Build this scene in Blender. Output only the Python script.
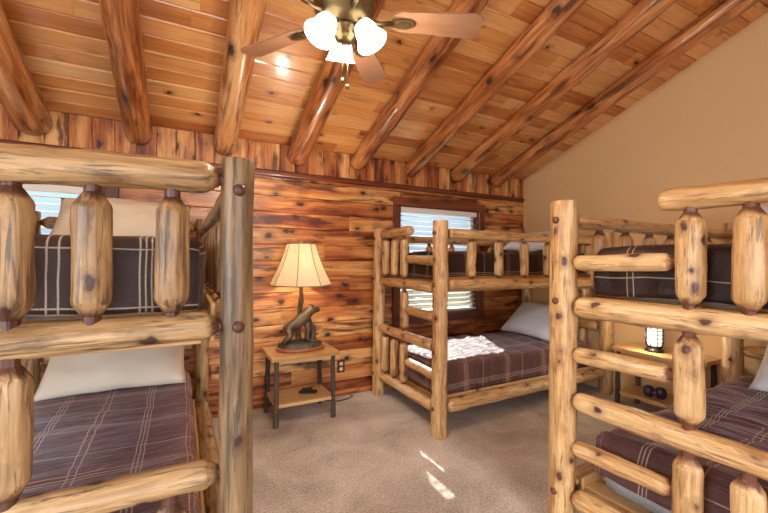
import bpy, bmesh, math, random
from mathutils import Vector, Matrix, noise, Euler
for o in list(bpy.data.objects): bpy.data.objects.remove(o)
C = bpy.context.scene.collection
S = bpy.context.scene
R = math.radians
PI = math.pi

# ------------------------------------------------------------------ camera
cam = bpy.data.objects.new('camera', bpy.data.cameras.new('camera'))
C.objects.link(cam)
cam.data.sensor_width = 36.0
cam.data.lens = 36.0*381.0/768.0
cam.data.clip_start = 0.02
cam.data.shift_y = 1.5/768.0
ROLL = 0.45
cam.matrix_world = (Matrix.Translation((0, 0, 1.335)) @ Matrix.Rotation(R(-28.0), 4, 'Z')
                    @ Matrix.Rotation(R(90), 4, 'X') @ Matrix.Rotation(R(ROLL), 4, 'Z'))
S.camera = cam

# ------------------------------------------------------------------ world, sun, fill lights, exposure
S.view_settings.view_transform = 'Standard'
S.view_settings.look = 'None'
S.view_settings.gamma = 1.0
S.view_settings.exposure = 0.14
w = bpy.data.worlds.new('world'); S.world = w; w.use_nodes = True
bg = w.node_tree.nodes['Background']
# pale dim horizon under a bright high overcast
_nt = w.node_tree
_tc = _nt.nodes.new('ShaderNodeTexCoord'); _sx = _nt.nodes.new('ShaderNodeSeparateXYZ'); _rp = _nt.nodes.new('ShaderNodeValToRGB')
_nt.links.new(_tc.outputs['Generated'], _sx.inputs[0]); _nt.links.new(_sx.outputs[2], _rp.inputs[0]); _nt.links.new(_rp.outputs[0], bg.inputs[0])
_e = _rp.color_ramp.elements
_e[0].position = 0.0; _e[0].color = (0.035, 0.05, 0.045, 1)
_e[1].position = 0.30; _e[1].color = (0.80, 0.90, 1.0, 1)
_x = _e.new(0.02); _x.color = (0.05, 0.066, 0.082, 1)
_x = _e.new(0.16); _x.color = (0.085, 0.12, 0.155, 1)
bg.inputs[1].default_value = 9.0
S.cycles.use_denoising = True
S.cycles.max_bounces = 8
S.cycles.diffuse_bounces = 5
S.cycles.transparent_max_bounces = 16
S.cycles.sample_clamp_indirect = 6.0
S.cycles.caustics_reflective = False
S.cycles.caustics_refractive = False

def light(name, kind, loc, energy, color, rot=None, target=None, parent=None, **kw):
    d = bpy.data.lights.new(name, kind); d.energy = energy; d.color = color
    for k, v in kw.items(): setattr(d, k, v)
    o = bpy.data.objects.new(name, d); C.objects.link(o); o.location = loc
    if target is not None:
        o.rotation_euler = (Vector(target)-Vector(loc)).to_track_quat('-Z', 'Y').to_euler()
    if parent: o.parent = parent
    return o

SUNDIR = Vector((0.28, 0.62, 0.412)).normalized()      # towards the sun
sun = light('sun', 'SUN', (2.5, 6, 4), 12.0, (1.0, 0.95, 0.86), target=Vector((2.5, 6, 4))-SUNDIR, angle=R(0.6))
light('rear_daylight_fill', 'AREA', (0.1, -2.75, 1.55), 95.0, (0.90, 0.95, 1.0),  # added broad fill behind the camera, set at an unseen opening
      target=(0.3, 3.0, 1.2), shape='RECTANGLE', size=2.9, size_y=1.7)
light('left_daylight_fill', 'AREA', (-2.1, 0.1, 1.45), 45.0, (0.92, 0.96, 1.0),  # added side fill for the right bunk and near floor, source unseen
      target=(2.0, 0.6, 1.1), shape='RECTANGLE', size=1.4, size_y=1.3)

# ------------------------------------------------------------------ node helpers
def new_mat(name):
    m = bpy.data.materials.new(name); m.use_nodes = True
    nt = m.node_tree; nt.nodes.clear()
    out = nt.nodes.new('ShaderNodeOutputMaterial')
    b = nt.nodes.new('ShaderNodeBsdfPrincipled')
    nt.links.new(b.outputs[0], out.inputs[0])
    return m, nt, b, out
def nd(nt, t, **kw):
    n = nt.nodes.new(t)
    for k, v in kw.items():
        if k.startswith('i_'):
            n.inputs[int(k[2:])].default_value = v
        else: setattr(n, k, v)
    return n
def lk(nt, a, b): nt.links.new(a, b)
def ramp(nt, stops, fac):
    n = nt.nodes.new('ShaderNodeValToRGB')
    e = n.color_ramp.elements
    while len(e) > 1: e.remove(e[0])
    e[0].position = stops[0][0]; e[0].color = (*stops[0][1], 1)
    for p, c in stops[1:]:
        x = e.new(p); x.color = (*c, 1)
    lk(nt, fac, n.inputs[0]); return n.outputs[0]
def mixc(nt, fac, a, b, mode='MIX'):
    n = nt.nodes.new('ShaderNodeMix'); n.data_type = 'RGBA'; n.blend_type = mode
    for s, v in ((n.inputs[0], fac), (n.inputs[6], a), (n.inputs[7], b)):
        if hasattr(v, 'is_output'): lk(nt, v, s)
        else: s.default_value = v if not isinstance(v, tuple) else (*v, 1) if len(v) == 3 else v
    return n.outputs[2]
def mth(nt, op, a, b=0.0, c=0.0, clamp=False):
    n = nt.nodes.new('ShaderNodeMath'); n.operation = op; n.use_clamp = clamp
    for s, v in zip(n.inputs, (a, b, c)):
        if hasattr(v, 'is_output'): lk(nt, v, s)
        else: s.default_value = v
    return n.outputs[0]
def mrange(nt, v, a, b, c=0.0, d=1.0):
    n = nt.nodes.new('ShaderNodeMapRange')
    lk(nt, v, n.inputs[0])
    for i, x in enumerate((a, b, c, d)): n.inputs[i+1].default_value = x
    return n.outputs[0]
def noi(nt, vec, scale, detail=4, rough=0.55, dist=0.0):
    n = nt.nodes.new('ShaderNodeTexNoise')
    n.inputs['Scale'].default_value = scale; n.inputs['Detail'].default_value = detail
    n.inputs['Roughness'].default_value = rough; n.inputs['Distortion'].default_value = dist
    lk(nt, vec, n.inputs['Vector']); return n.outputs[0]
def scl(nt, vec, s):
    n = nt.nodes.new('ShaderNodeMapping'); n.inputs['Scale'].default_value = s
    lk(nt, vec, n.inputs[0]); return n.outputs[0]
def att(nt, name): 
    n = nt.nodes.new('ShaderNodeAttribute'); n.attribute_name = name; return n
def simple(name, col, rough=0.5, metal=0.0, spec=0.5, coat=0.0, bump=None, var=0.0, vscale=8.0):
    m, nt, b, _ = new_mat(name)
    b.inputs['Roughness'].default_value = rough; b.inputs['Metallic'].default_value = metal
    b.inputs['Specular IOR Level'].default_value = spec; b.inputs['Coat Weight'].default_value = coat
    tc = nt.nodes.new('ShaderNodeTexCoord').outputs['Object']
    if var:
        f = noi(nt, tc, vscale, 5)
        lo = tuple(max(0, c*(1-var)) for c in col); hi = tuple(min(1, c*(1+var)) for c in col)
        lk(nt, ramp(nt, [(0.3, lo), (0.7, hi)], f), b.inputs[0])
    else: b.inputs[0].default_value = (*col, 1)
    if bump:
        bp = nd(nt, 'ShaderNodeBump'); bp.inputs['Strength'].default_value = bump[1]; bp.inputs['Distance'].default_value = 0.01
        lk(nt, noi(nt, tc, bump[0], 4), bp.inputs['Height']); lk(nt, bp.outputs[0], b.inputs['Normal'])
    return m
def sr(r, g, b):     # sRGB 0..255 to linear
    f = lambda c: ((c/255+0.055)/1.055)**2.4 if c/255 > 0.04045 else c/255/12.92
    return (f(r), f(g), f(b))

def wood(name, stops, knot, grain=(26, 3.0), broad=(5, 0.7), wt=(0.45, 0.35, 0.3), kscale=(6, 2.8), kthr=(0.10, 0.16),
         endc=None, rough=0.42, coat=0.25, bump=0.25, streak=None, crough=0.18):
    m, nt, b, _ = new_mat(name)
    lc = att(nt, 'lc').outputs['Vector']; rn = att(nt, 'rnd').outputs['Fac']; en = att(nt, 'endf').outputs['Fac']
    # knots pull the grain around them
    kn = nt.nodes.new('ShaderNodeTexNoise'); kn.inputs['Scale'].default_value = 1.0; kn.inputs['Detail'].default_value = 3
    lk(nt, scl(nt, lc, (kscale[0]*3.2, kscale[0]*3.2, kscale[1]*3.2)), kn.inputs['Vector'])
    ka = nt.nodes.new('ShaderNodeVectorMath'); ka.operation = 'MULTIPLY_ADD'; ka.inputs[1].default_value = (0.28, 0.28, 0.28)
    lk(nt, kn.outputs['Color'], ka.inputs[0]); lk(nt, scl(nt, lc, (kscale[0], kscale[0], kscale[1])), ka.inputs[2])
    kv = ka.outputs[0]
    vo = nt.nodes.new('ShaderNodeTexVoronoi'); vo.inputs['Scale'].default_value = 1.0; vo.inputs['Randomness'].default_value = 1.0
    lk(nt, kv, vo.inputs['Vector'])
    kd = vo.outputs['Distance']
    g = noi(nt, scl(nt, lc, (grain[0], grain[0], grain[1])), 1.0, 6, 0.6, 0.8)
    br = noi(nt, scl(nt, lc, (broad[0], broad[0], broad[1])), 1.0, 4, 0.55, 0.4)
    rings = mth(nt, 'MULTIPLY', mth(nt, 'SINE', mth(nt, 'MULTIPLY', kd, 60.0)), mrange(nt, kd, 0.10, 0.40, 0.035, 0.0))
    f = mth(nt, 'ADD', mth(nt, 'MULTIPLY', g, wt[0]), mth(nt, 'ADD', mth(nt, 'MULTIPLY', br, wt[1]), mth(nt, 'MULTIPLY', rn, wt[2])))
    f = mth(nt, 'ADD', f, rings)
    col = ramp(nt, stops, f)
    if streak:
        sk = noi(nt, scl(nt, lc, (streak[1], streak[1], streak[2])), 1.0, 5, 0.65, 0.5)
        col = mixc(nt, mrange(nt, sk, streak[3], streak[3]+0.09, 0, streak[4]), col, streak[0])
    halo = mrange(nt, kd, kthr[1], kthr[1]*2.3, 0.45, 0.0)
    col = mixc(nt, halo, col, tuple(0.5*k+0.5*s for k, s in zip(knot, stops[0][1])))
    col = mixc(nt, mrange(nt, kd, kthr[0], kthr[1], 0.95, 0.0), col, knot)
    if endc: col = mixc(nt, mrange(nt, mth(nt, 'ADD', en, mth(nt, 'MULTIPLY', mth(nt, 'SUBTRACT', br, 0.5), 1.6)), 0.35, 0.75, 0.0, 0.92), col, endc)
    lk(nt, col, b.inputs[0])
    b.inputs['Roughness'].default_value = rough
    lk(nt, mrange(nt, g, 0.3, 0.7, rough-0.06, rough+0.12), b.inputs['Roughness'])
    b.inputs['Coat Weight'].default_value = coat; b.inputs['Coat Roughness'].default_value = crough
    bp = nd(nt, 'ShaderNodeBump'); bp.inputs['Strength'].default_value = bump; bp.inputs['Distance'].default_value = 0.006
    h = mth(nt, 'ADD', mth(nt, 'MULTIPLY', g, 0.6), mrange(nt, kd, 0.0, kthr[1]*1.6, 0.8, 0.0))
    lk(nt, h, bp.inputs['Height']); lk(nt, bp.outputs[0], b.inputs['Normal'])
    return m

M = {}
M['log'] = wood('peeled_log', [(0.32, sr(126, 82, 44)), (0.42, sr(184, 138, 86)), (0.53, sr(216, 176, 122)), (0.68, sr(240, 214, 172))],
                sr(78, 30, 20), grain=(60, 5.0), broad=(14, 1.6), wt=(0.5, 0.42, 0.08), kscale=(11, 7.5), kthr=(0.12, 0.17), endc=sr(92, 38, 22), rough=0.42, coat=0.22, crough=0.25,
                streak=(sr(98, 60, 36), 75, 7.0, 0.56, 0.75), bump=0.6)
M['log_backlit'] = wood('peeled_log_backlit', [(0.32, sr(92, 66, 40)), (0.42, sr(150, 116, 76)), (0.53, sr(184, 148, 102)), (0.68, sr(216, 186, 142))],  # peeled log in darker tones: backlit shade of the left bunk put into the colour
                sr(60, 24, 18), grain=(60, 5.0), broad=(14, 1.6), wt=(0.5, 0.42, 0.08), kscale=(11, 7.0), kthr=(0.12, 0.17), endc=sr(70, 28, 18), rough=0.45, coat=0.18, crough=0.25,
                streak=(sr(70, 56, 42), 60, 4.5, 0.53, 0.8), bump=0.6)
M['log_grey_backlit'] = wood('weathered_grey_log_backlit', [(0.32, sr(74, 56, 38)), (0.42, sr(116, 90, 60)), (0.53, sr(146, 116, 80)), (0.68, sr(176, 148, 108))],  # weathered streaks, plus backlit shade of the near post mixed into the colour
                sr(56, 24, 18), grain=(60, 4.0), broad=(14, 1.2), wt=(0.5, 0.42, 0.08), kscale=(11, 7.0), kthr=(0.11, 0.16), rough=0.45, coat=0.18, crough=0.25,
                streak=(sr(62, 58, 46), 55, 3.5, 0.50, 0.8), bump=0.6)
M['beam'] = wood('ceiling_beam_log', [(0.32, sr(84, 38, 16)), (0.42, sr(152, 84, 40)), (0.52, sr(196, 126, 72)), (0.66, sr(230, 178, 122))],
                sr(48, 20, 12), grain=(34, 3.0), broad=(9, 1.2), wt=(0.45, 0.45, 0.10), kscale=(7.0, 3.6), kthr=(0.11, 0.17), rough=0.34, coat=0.55, crough=0.14,
                streak=(sr(78, 36, 18), 22, 1.8, 0.52, 0.85), bump=0.6)
M['pine'] = wood('ceiling_pine', [(0.25, sr(146, 76, 32)), (0.42, sr(192, 118, 60)), (0.58, sr(218, 152, 88)), (0.8, sr(236, 186, 126))],
                sr(84, 36, 16), grain=(34, 1.8), broad=(6, 0.5), kscale=(6.5, 4.4), kthr=(0.08, 0.12), rough=0.32, coat=0.7, bump=0.12, crough=0.12,
                streak=(sr(120, 56, 24), 30, 1.4, 0.60, 0.6))
M['cedar'] = wood('wall_cedar', [(0.28, sr(66, 24, 14)), (0.38, sr(114, 52, 26)), (0.48, sr(160, 86, 42)), (0.57, sr(198, 126, 68)), (0.70, sr(230, 178, 114))],
                sr(54, 20, 14), grain=(26, 1.8), broad=(11, 1.0), wt=(0.36, 0.60, 0.16), kscale=(8.5, 5.0), kthr=(0.13, 0.20), rough=0.36, coat=0.45, crough=0.2,
                streak=(sr(76, 26, 16), 15, 1.7, 0.53, 0.85))
M['cedar_dark'] = wood('cedar_trim', [(0.28, sr(60, 24, 14)), (0.45, sr(96, 42, 24)), (0.6, sr(128, 64, 36)), (0.8, sr(156, 88, 52))],
                sr(50, 20, 12), grain=(26, 1.6), rough=0.4, coat=0.3)
M['board'] = wood('varnished_pine_board', [(0.25, sr(160, 108, 58)), (0.45, sr(196, 148, 92)), (0.6, sr(214, 172, 116)), (0.8, sr(228, 194, 142))],
                sr(110, 60, 30), grain=(30, 2.0), kscale=(5, 3), kthr=(0.07, 0.11), rough=0.32, coat=0.5, bump=0.1)
M['twig'] = wood('dark_bark_branch', [(0.28, sr(36, 28, 24)), (0.5, sr(66, 54, 46)), (0.8, sr(112, 92, 74))],
                sr(150, 110, 72), grain=(60, 14), kscale=(22, 12), kthr=(0.10, 0.14), rough=0.7, coat=0.0, bump=0.6)
M['blade'] = wood('fan_blade_wood', [(0.25, sr(112, 76, 56)), (0.5, sr(140, 100, 76)), (0.8, sr(164, 124, 98))],
                sr(140, 90, 60), grain=(24, 2.0), kscale=(1, 1), kthr=(0.0, 0.001), rough=0.35, coat=0.3, bump=0.05)

# carpet
m, nt, b, _ = new_mat('carpet'); M['carpet'] = m
tc = nt.nodes.new('ShaderNodeTexCoord').outputs['Object']
big = noi(nt, tc, 2.2, 5, 0.6, 0.5); fine = noi(nt, tc, 75, 4, 0.75)
f = mth(nt, 'ADD', mth(nt, 'MULTIPLY', big, 0.45), mth(nt, 'MULTIPLY', fine, 0.55))
lk(nt, ramp(nt, [(0.38, sr(152, 138, 124)), (0.5, sr(204, 190, 176)), (0.62, sr(238, 228, 218))], f), b.inputs[0])
b.inputs['Roughness'].default_value = 0.95; b.inputs['Specular IOR Level'].default_value = 0.1
b.inputs['Sheen Weight'].default_value = 0.25
bp = nd(nt, 'ShaderNodeBump'); bp.inputs['Strength'].default_value = 0.8; bp.inputs['Distance'].default_value = 0.012
lk(nt, fine, bp.inputs['Height']); lk(nt, bp.outputs[0], b.inputs['Normal'])

M['paint'] = simple('tan_wall_paint', sr(228, 192, 144), 0.85, bump=(90, 0.08), var=0.02, vscale=1.5)
M['paint_cool'] = simple('plain_wall_paint', sr(205, 180, 145), 0.85)
M['white'] = simple('white_slat', sr(240, 238, 232), 0.45)
M['vinyl'] = simple('white_window_frame', sr(225, 225, 222), 0.4)
M['brass'] = simple('antique_brass', sr(120, 102, 70), 0.35, metal=0.85, var=0.3, vscale=20)
M['bronze'] = simple('aged_bronze', sr(104, 88, 70), 0.36, metal=0.5, var=0.45, vscale=25, bump=(60, 0.5))
M['rock'] = simple('bronze_rock', sr(78, 74, 66), 0.6, metal=0.2, var=0.4, vscale=30, bump=(45, 0.8))
M['plinth'] = simple('reddish_wood_plinth', sr(150, 88, 52), 0.4, coat=0.3)
M['dark'] = simple('dark_metal', sr(46, 42, 42), 0.45, metal=0.6)
M['black'] = simple('black_plastic', sr(24, 22, 22), 0.5)
M['purple'] = simple('dark_purple_glaze', sr(52, 40, 74), 0.3, coat=0.5)
M['outlet'] = simple('brown_outlet_plate', sr(70, 44, 32), 0.4)
M['ivory'] = simple('ivory_socket', sr(222, 206, 180), 0.4)
M['mattress'] = simple('grey_ticking', sr(176, 180, 182), 0.9, bump=(60, 0.3), var=0.12, vscale=60)
M['seam'] = simple('shade_piping', sr(150, 124, 88), 0.8)

def emis(name, col, st):
    m, nt, b, out = new_mat(name); nt.nodes.remove(b)
    e = nt.nodes.new('ShaderNodeEmission'); e.inputs[0].default_value = (*col, 1); e.inputs[1].default_value = st
    lk(nt, e.outputs[0], out.inputs[0]); return m
def glow_glass(name, col, st):
    m, nt, b, out = new_mat(name)
    b.inputs[0].default_value = (*col, 1); b.inputs['Roughness'].default_value = 0.25
    b.inputs['Emission Color'].default_value = (*col, 1); b.inputs['Emission Strength'].default_value = st
    return m
M['fanglass'] = glow_glass('frosted_lit_glass', (1.0, 0.93, 0.80), 5.0)
M['lanternglass'] = glow_glass('lit_lantern_glass', (1.0, 0.93, 0.78), 1.1)

# thin window glass
m, nt, b, out = new_mat('window_glass'); M['glass'] = m; nt.nodes.remove(b)
tr = nt.nodes.new('ShaderNodeBsdfTransparent'); tr.inputs[0].default_value = (0.96, 0.98, 1, 1)
gl = nt.nodes.new('ShaderNodeBsdfGlossy'); gl.inputs['Roughness'].default_value = 0.02
fr = nt.nodes.new('ShaderNodeFresnel'); mx = nt.nodes.new('ShaderNodeMixShader')
lk(nt, fr.outputs[0], mx.inputs[0]); lk(nt, tr.outputs[0], mx.inputs[1]); lk(nt, gl.outputs[0], mx.inputs[2]); lk(nt, mx.outputs[0], out.inputs[0])
# lampshade cloth
m, nt, b, out = new_mat('lampshade_cloth'); M['shade'] = m
b.inputs[0].default_value = (*sr(240, 230, 210), 1); b.inputs['Roughness'].default_value = 0.9
tl = nt.nodes.new('ShaderNodeBsdfTranslucent'); tl.inputs[0].default_value = (*sr(252, 240, 216), 1)
mx = nt.nodes.new('ShaderNodeMixShader'); mx.inputs[0].default_value = 0.45
lk(nt, b.outputs[0], mx.inputs[1]); lk(nt, tl.outputs[0], mx.inputs[2]); lk(nt, mx.outputs[0], out.inputs[0])
# blinds (slightly translucent)
m, nt, b, out = new_mat('blind_slat'); M['blind'] = m
b.inputs[0].default_value = (*sr(238, 234, 224), 1); b.inputs['Roughness'].default_value = 0.5
tl = nt.nodes.new('ShaderNodeBsdfTranslucent'); tl.inputs[0].default_value = (*sr(244, 236, 214), 1)
mx = nt.nodes.new('ShaderNodeMixShader'); mx.inputs[0].default_value = 0.45
lk(nt, b.outputs[0], mx.inputs[1]); lk(nt, tl.outputs[0], mx.inputs[2]); lk(nt, mx.outputs[0], out.inputs[0])

def cloth(name, base, hi, wrinkle=(1.0, 5.0), line=sr(206, 190, 170), pu=0.46, pv=0.40, sheen=0.4, rough=0.62, bs=0.5):
    m, nt, b, _ = new_mat(name)
    pl = att(nt, 'pl').outputs['Vector']
    sx = nt.nodes.new('ShaderNodeSeparateXYZ'); lk(nt, pl, sx.inputs[0])
    wv = noi(nt, pl, 3.0, 2)
    def coord(c, p, off):
        cc = mth(nt, 'ADD', mth(nt, 'ADD', c, off), mth(nt, 'MULTIPLY', mth(nt, 'SUBTRACT', wv, 0.5), 0.03))
        return mth(nt, 'MULTIPLY', mth(nt, 'FRACT', mth(nt, 'DIVIDE', cc, p)), p)
    def line_at(x, pos, wd):
        d = mth(nt, 'ABSOLUTE', mth(nt, 'SUBTRACT', x, pos))
        return mrange(nt, d, wd*0.6, wd*1.4, 1.0, 0.0)
    U = coord(sx.outputs[0], pu, 10.0); V = coord(sx.outputs[1], pv, 10.11)
    L = None
    for x, ps in ((U, (0.10, 0.117, 0.134)), (U, (0.30,)), (V, (0.10, 0.125)), (V, (0.29, 0.305, 0.32))):
        for p in ps:
            l = line_at(x, p, 0.0022)
            L = l if L is None else mth(nt, 'MAXIMUM', L, l)
    band = mth(nt, 'MAXIMUM', line_at(U, 0.117, 0.055), line_at(V, 0.11, 0.05))
    n1 = noi(nt, pl, 40, 4)
    col = mixc(nt, n1, base, hi)
    col = mixc(nt, mth(nt, 'MULTIPLY', band, 0.35), col, tuple(min(1, c*1.7) for c in hi))
    weave = noi(nt, scl(nt, pl, (300, 300, 1)), 1.0, 1)
    col = mixc(nt, mth(nt, 'MULTIPLY', L, mrange(nt, weave, 0.3, 0.6, 0.45, 0.85)), col, line)
    lk(nt, col, b.inputs[0])
    b.inputs['Roughness'].default_value = rough; b.inputs['Sheen Weight'].default_value = sheen
    b.inputs['Sheen Tint'].default_value = (*sr(200, 180, 190), 1); b.inputs['Sheen Roughness'].default_value = 0.4
    wr = noi(nt, scl(nt, pl, (22*wrinkle[0], 22/wrinkle[1], 1)), 1.0, 4, 0.55, 1.2)
    bp = nd(nt, 'ShaderNodeBump'); bp.inputs['Strength'].default_value = bs; bp.inputs['Distance'].default_value = 0.02
    lk(nt, mth(nt, 'ADD', wr, mth(nt, 'MULTIPLY', n1, 0.08)), bp.inputs['Height']); lk(nt, bp.outputs[0], b.inputs['Normal'])
    return m
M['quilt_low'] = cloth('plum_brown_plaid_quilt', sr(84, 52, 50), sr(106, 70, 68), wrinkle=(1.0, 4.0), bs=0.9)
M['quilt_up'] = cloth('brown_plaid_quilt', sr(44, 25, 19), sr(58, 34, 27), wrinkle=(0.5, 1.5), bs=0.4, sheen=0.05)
m = simple('pillowcase', sr(226, 216, 198), 0.85, bump=(9, 0.5)); M['pillow'] = m
M['pillow_white'] = simple('white_pillowcase', sr(240, 243, 247), 0.85, bump=(9, 0.5))

# ------------------------------------------------------------------ mesh builder
class MB:
    def __init__(s): s.v = []; s.f = []; s.lc = []; s.rn = []; s.en = []; s.sm = []; s.pl = []
    def vert(s, co, lc=(0, 0, 0), rn=0.5, en=0.0, pl=(0, 0, 0)):
        s.v.append(tuple(co)); s.lc.append(tuple(lc)); s.rn.append(rn); s.en.append(en); s.pl.append(tuple(pl)); return len(s.v)-1
    def face(s, idx, smooth=False): s.f.append(tuple(idx)); s.sm.append(smooth)
    def build(s, name, mat, parent=None, loc=None, rot=None):
        me = bpy.data.meshes.new(name); me.from_pydata(s.v, [], s.f)
        me.polygons.foreach_set('use_smooth', s.sm)
        a = me.attributes.new('lc', 'FLOAT_VECTOR', 'POINT'); a.data.foreach_set('vector', [c for t in s.lc for c in t])
        a = me.attributes.new('pl', 'FLOAT_VECTOR', 'POINT'); a.data.foreach_set('vector', [c for t in s.pl for c in t])
        a = me.attributes.new('rnd', 'FLOAT', 'POINT'); a.data.foreach_set('value', s.rn)
        a = me.attributes.new('endf', 'FLOAT', 'POINT'); a.data.foreach_set('value', s.en)
        bm = bmesh.new(); bm.from_mesh(me); bmesh.ops.recalc_face_normals(bm, faces=bm.faces); bm.to_mesh(me); bm.free()
        me.materials.append(mat); me.update()
        o = bpy.data.objects.new(name, me); C.objects.link(o)
        if parent: o.parent = parent
        if loc is not None: o.location = loc
        if rot is not None: o.rotation_euler = rot
        return o
    def log(s, p0, p1, r, r1=None, e0='cut', e1='cut', wob=0.07, seg=18, bow=0.0, step=0.03, tl=0.022, ten=0.46, ch=0.75):
        p0 = Vector(p0); p1 = Vector(p1); r1 = r if r1 is None else r1
        L = (p1-p0).length; d = (p1-p0)/L
        q = d.to_track_quat('Z', 'Y'); ax = q @ Vector((1, 0, 0)); ay = q @ Vector((0, 1, 0))
        sd = Vector((random.uniform(-50, 50), random.uniform(-50, 50), random.uniform(-50, 50)))
        ba = random.uniform(0, 2*PI); off = (random.uniform(-9, 9), random.uniform(-9, 9), random.uniform(-9, 9)); rn = random.random()
        prof = []
        def endp(kind, rr):
            if kind == 'tenon': return [(0, ten, 1.2), (tl, ten, 1.1), (tl+rr*0.12, ten+0.10, 0.8), (tl+rr*ch*0.7, 0.80, 0.45), (tl+rr*ch*1.0, 0.94, 0.1), (tl+rr*ch*1.35, 1.0, 0)]
            if kind == 'round': return [(0, 0.62, 0.15), (rr*0.12, 0.82, 0), (rr*0.4, 0.95, 0), (rr*0.9, 1.0, 0)]
            return [(0, 0.95, 0.0), (0.006, 1.0, 0)]
        A = endp(e0, r); B = endp(e1, r1)
        a1 = A[-1][0]; b1 = L-B[-1][0]
        n = max(2, int((b1-a1)/step)); mid = [(a1+(b1-a1)*i/n, 1.0, 0.0) for i in range(1, n)]
        prof = A + mid + [(L-x, f, e) for x, f, e in reversed(B)]
        rings = []; flat = []
        for x, f, e in prof:
            t = x/L; rr = (r+(r1-r)*t)*f
            bo = Vector((math.cos(ba), math.sin(ba)))*bow*math.sin(PI*t)
            wx = noise.noise(Vector((x*2.2, 0, 0))+sd)*r*wob*1.5*min(1, 4*t, 4*(1-t))
            wy = noise.noise(Vector((0, x*2.2, 7))+sd)*r*wob*1.5*min(1, 4*t, 4*(1-t))
            ring = []
            for k in range(seg):
                th = 2*PI*k/seg; c, sn = math.cos(th), math.sin(th)
                q2 = rr*(1+wob*noise.noise(Vector((c*1.3, sn*1.3, x*6))+sd)*1.5 + wob*0.8*noise.noise(Vector((c*2.4, sn*2.4, x*16))+sd))
                co = p0+d*x+ax*(q2*c+bo.x+wx)+ay*(q2*sn+bo.y+wy)
                ring.append(s.vert(co, (rr*c+off[0], rr*sn+off[1], x+off[2]), rn, e))
            rings.append(ring)
        na = len(A); nb = len(B)
        for i in range(len(rings)-1):
            fl = (e0 == 'tenon' and i < na-2) or (e1 == 'tenon' and i >= len(rings)-nb+1)
            for k in range(seg):
                k2 = (k+1) % seg
                s.face((rings[i][k], rings[i][k2], rings[i+1][k2], rings[i+1][k]), not fl)
        for ring, pp, x, e in ((rings[0], p0, 0, prof[0][2]), (rings[-1], p1, L, prof[-1][2])):
            # a separate rim so that the flat end keeps its own hard edge
            rim = [s.vert(s.v[i], s.lc[i], rn, max(e, 0.05)) for i in ring]
            c = s.vert(pp, (off[0], off[1], x+off[2]), rn, e)
            for k in range(seg): s.face((rim[k], rim[(k+1) % seg], c), False)
        return s
    def prism(s, o, u, v, n, L, W, T, ch=0.004, rn=None, off=None, cap=True):
        """board: from o, L along u, W along v, thickness T along n; long edges chamfered on the n side"""
        o = Vector(o); u = Vector(u); v = Vector(v); n = Vector(n)
        rn = random.random() if rn is None else rn
        off = off or (random.uniform(-20, 20), random.uniform(-20, 20), random.uniform(-20, 20))
        cs = [(0, 0), (0, T-ch), (ch, T), (W-ch, T), (W, T-ch), (W, 0)]
        A = [s.vert(o+v*a+n*b, (a+off[0], b*0.3+off[1], off[2]), rn) for a, b in cs]
        B = [s.vert(o+u*L+v*a+n*b, (a+off[0], b*0.3+off[1], L+off[2]), rn) for a, b in cs]
        for i in range(6):
            j = (i+1) % 6; s.face((A[i], A[j], B[j], B[i]))
        s.face(A); s.face(B[::-1]); return s
    def box(s, lo, hi, ch=0.003, rn=None):
        lo = Vector(lo); hi = Vector(hi); d = hi-lo
        ax = max(range(3), key=lambda i: d[i])           # grain along the longest side
        b1, b2 = [(1, 2), (0, 2), (0, 1)][ax]
        rn = random.random() if rn is None else rn
        off = [random.uniform(-20, 20) for _ in range(3)]
        c = min(ch, min(d)*0.45)
        idx = {}
        # chamfered box: each corner gives three vertices
        for sx_ in (0, 1):
            for sy_ in (0, 1):
                for sz_ in (0, 1):
                    cor = Vector((hi.x if sx_ else lo.x, hi.y if sy_ else lo.y, hi.z if sz_ else lo.z))
                    sg = Vector((-1 if sx_ else 1, -1 if sy_ else 1, -1 if sz_ else 1))
                    for a in range(3):
                        p = cor.copy()
                        for b in range(3):
                            if b != a: p[b] += sg[b]*c
                        q = p-lo
                        idx[(sx_, sy_, sz_, a)] = s.vert(p, (q[b1]+off[0], q[b2]+off[1], q[ax]+off[2]), rn)
        def key(a, sa, b, sb, c_, sc, f): 
            k = [0, 0, 0]; k[a] = sa; k[b] = sb; k[c_] = sc; return idx[(k[0], k[1], k[2], f)]
        for a in range(3):
            b, c_ = [(1, 2), (0, 2), (0, 1)][a]
            for sa in (0, 1):
                s.face([key(a, sa, b, x, c_, y, a) for x, y in ((0, 0), (1, 0), (1, 1), (0, 1))])
            for x in (0, 1):
                for y in (0, 1):   # bevel along axis a
                    s.face((key(a, 0, b, x, c_, y, b), key(a, 1, b, x, c_, y, b), key(a, 1, b, x, c_, y, c_), key(a, 0, b, x, c_, y, c_)))
        for x in (0, 1):
            for y in (0, 1):
                for z in (0, 1): s.face([idx[(x, y, z, a)] for a in range(3)])
        return s
    def lathe(s, prof, c=(0, 0, 0), seg=24, ax=None, sx=1.0, sy=1.0, rot=0.0, smooth=True):
        """prof: list of (r, z)"""
        c = Vector(c); q = Vector(ax).to_track_quat('Z', 'Y') if ax is not None else None
        rings = []
        off = (random.uniform(-9, 9), random.uniform(-9, 9), random.uniform(-9, 9))
        for r, z in prof:
            if r < 1e-6:
                p = Vector((0, 0, z)); p = q @ p if q else p
                rings.append([s.vert(c+p, off)]); continue
            ring = []
            for k in range(seg):
                th = 2*PI*k/seg+rot; p = Vector((r*sx*math.cos(th), r*sy*math.sin(th), z)); l = p.copy()
                if q: p = q @ p
                ring.append(s.vert(c+p, l+Vector(off)))
            rings.append(ring)
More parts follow.
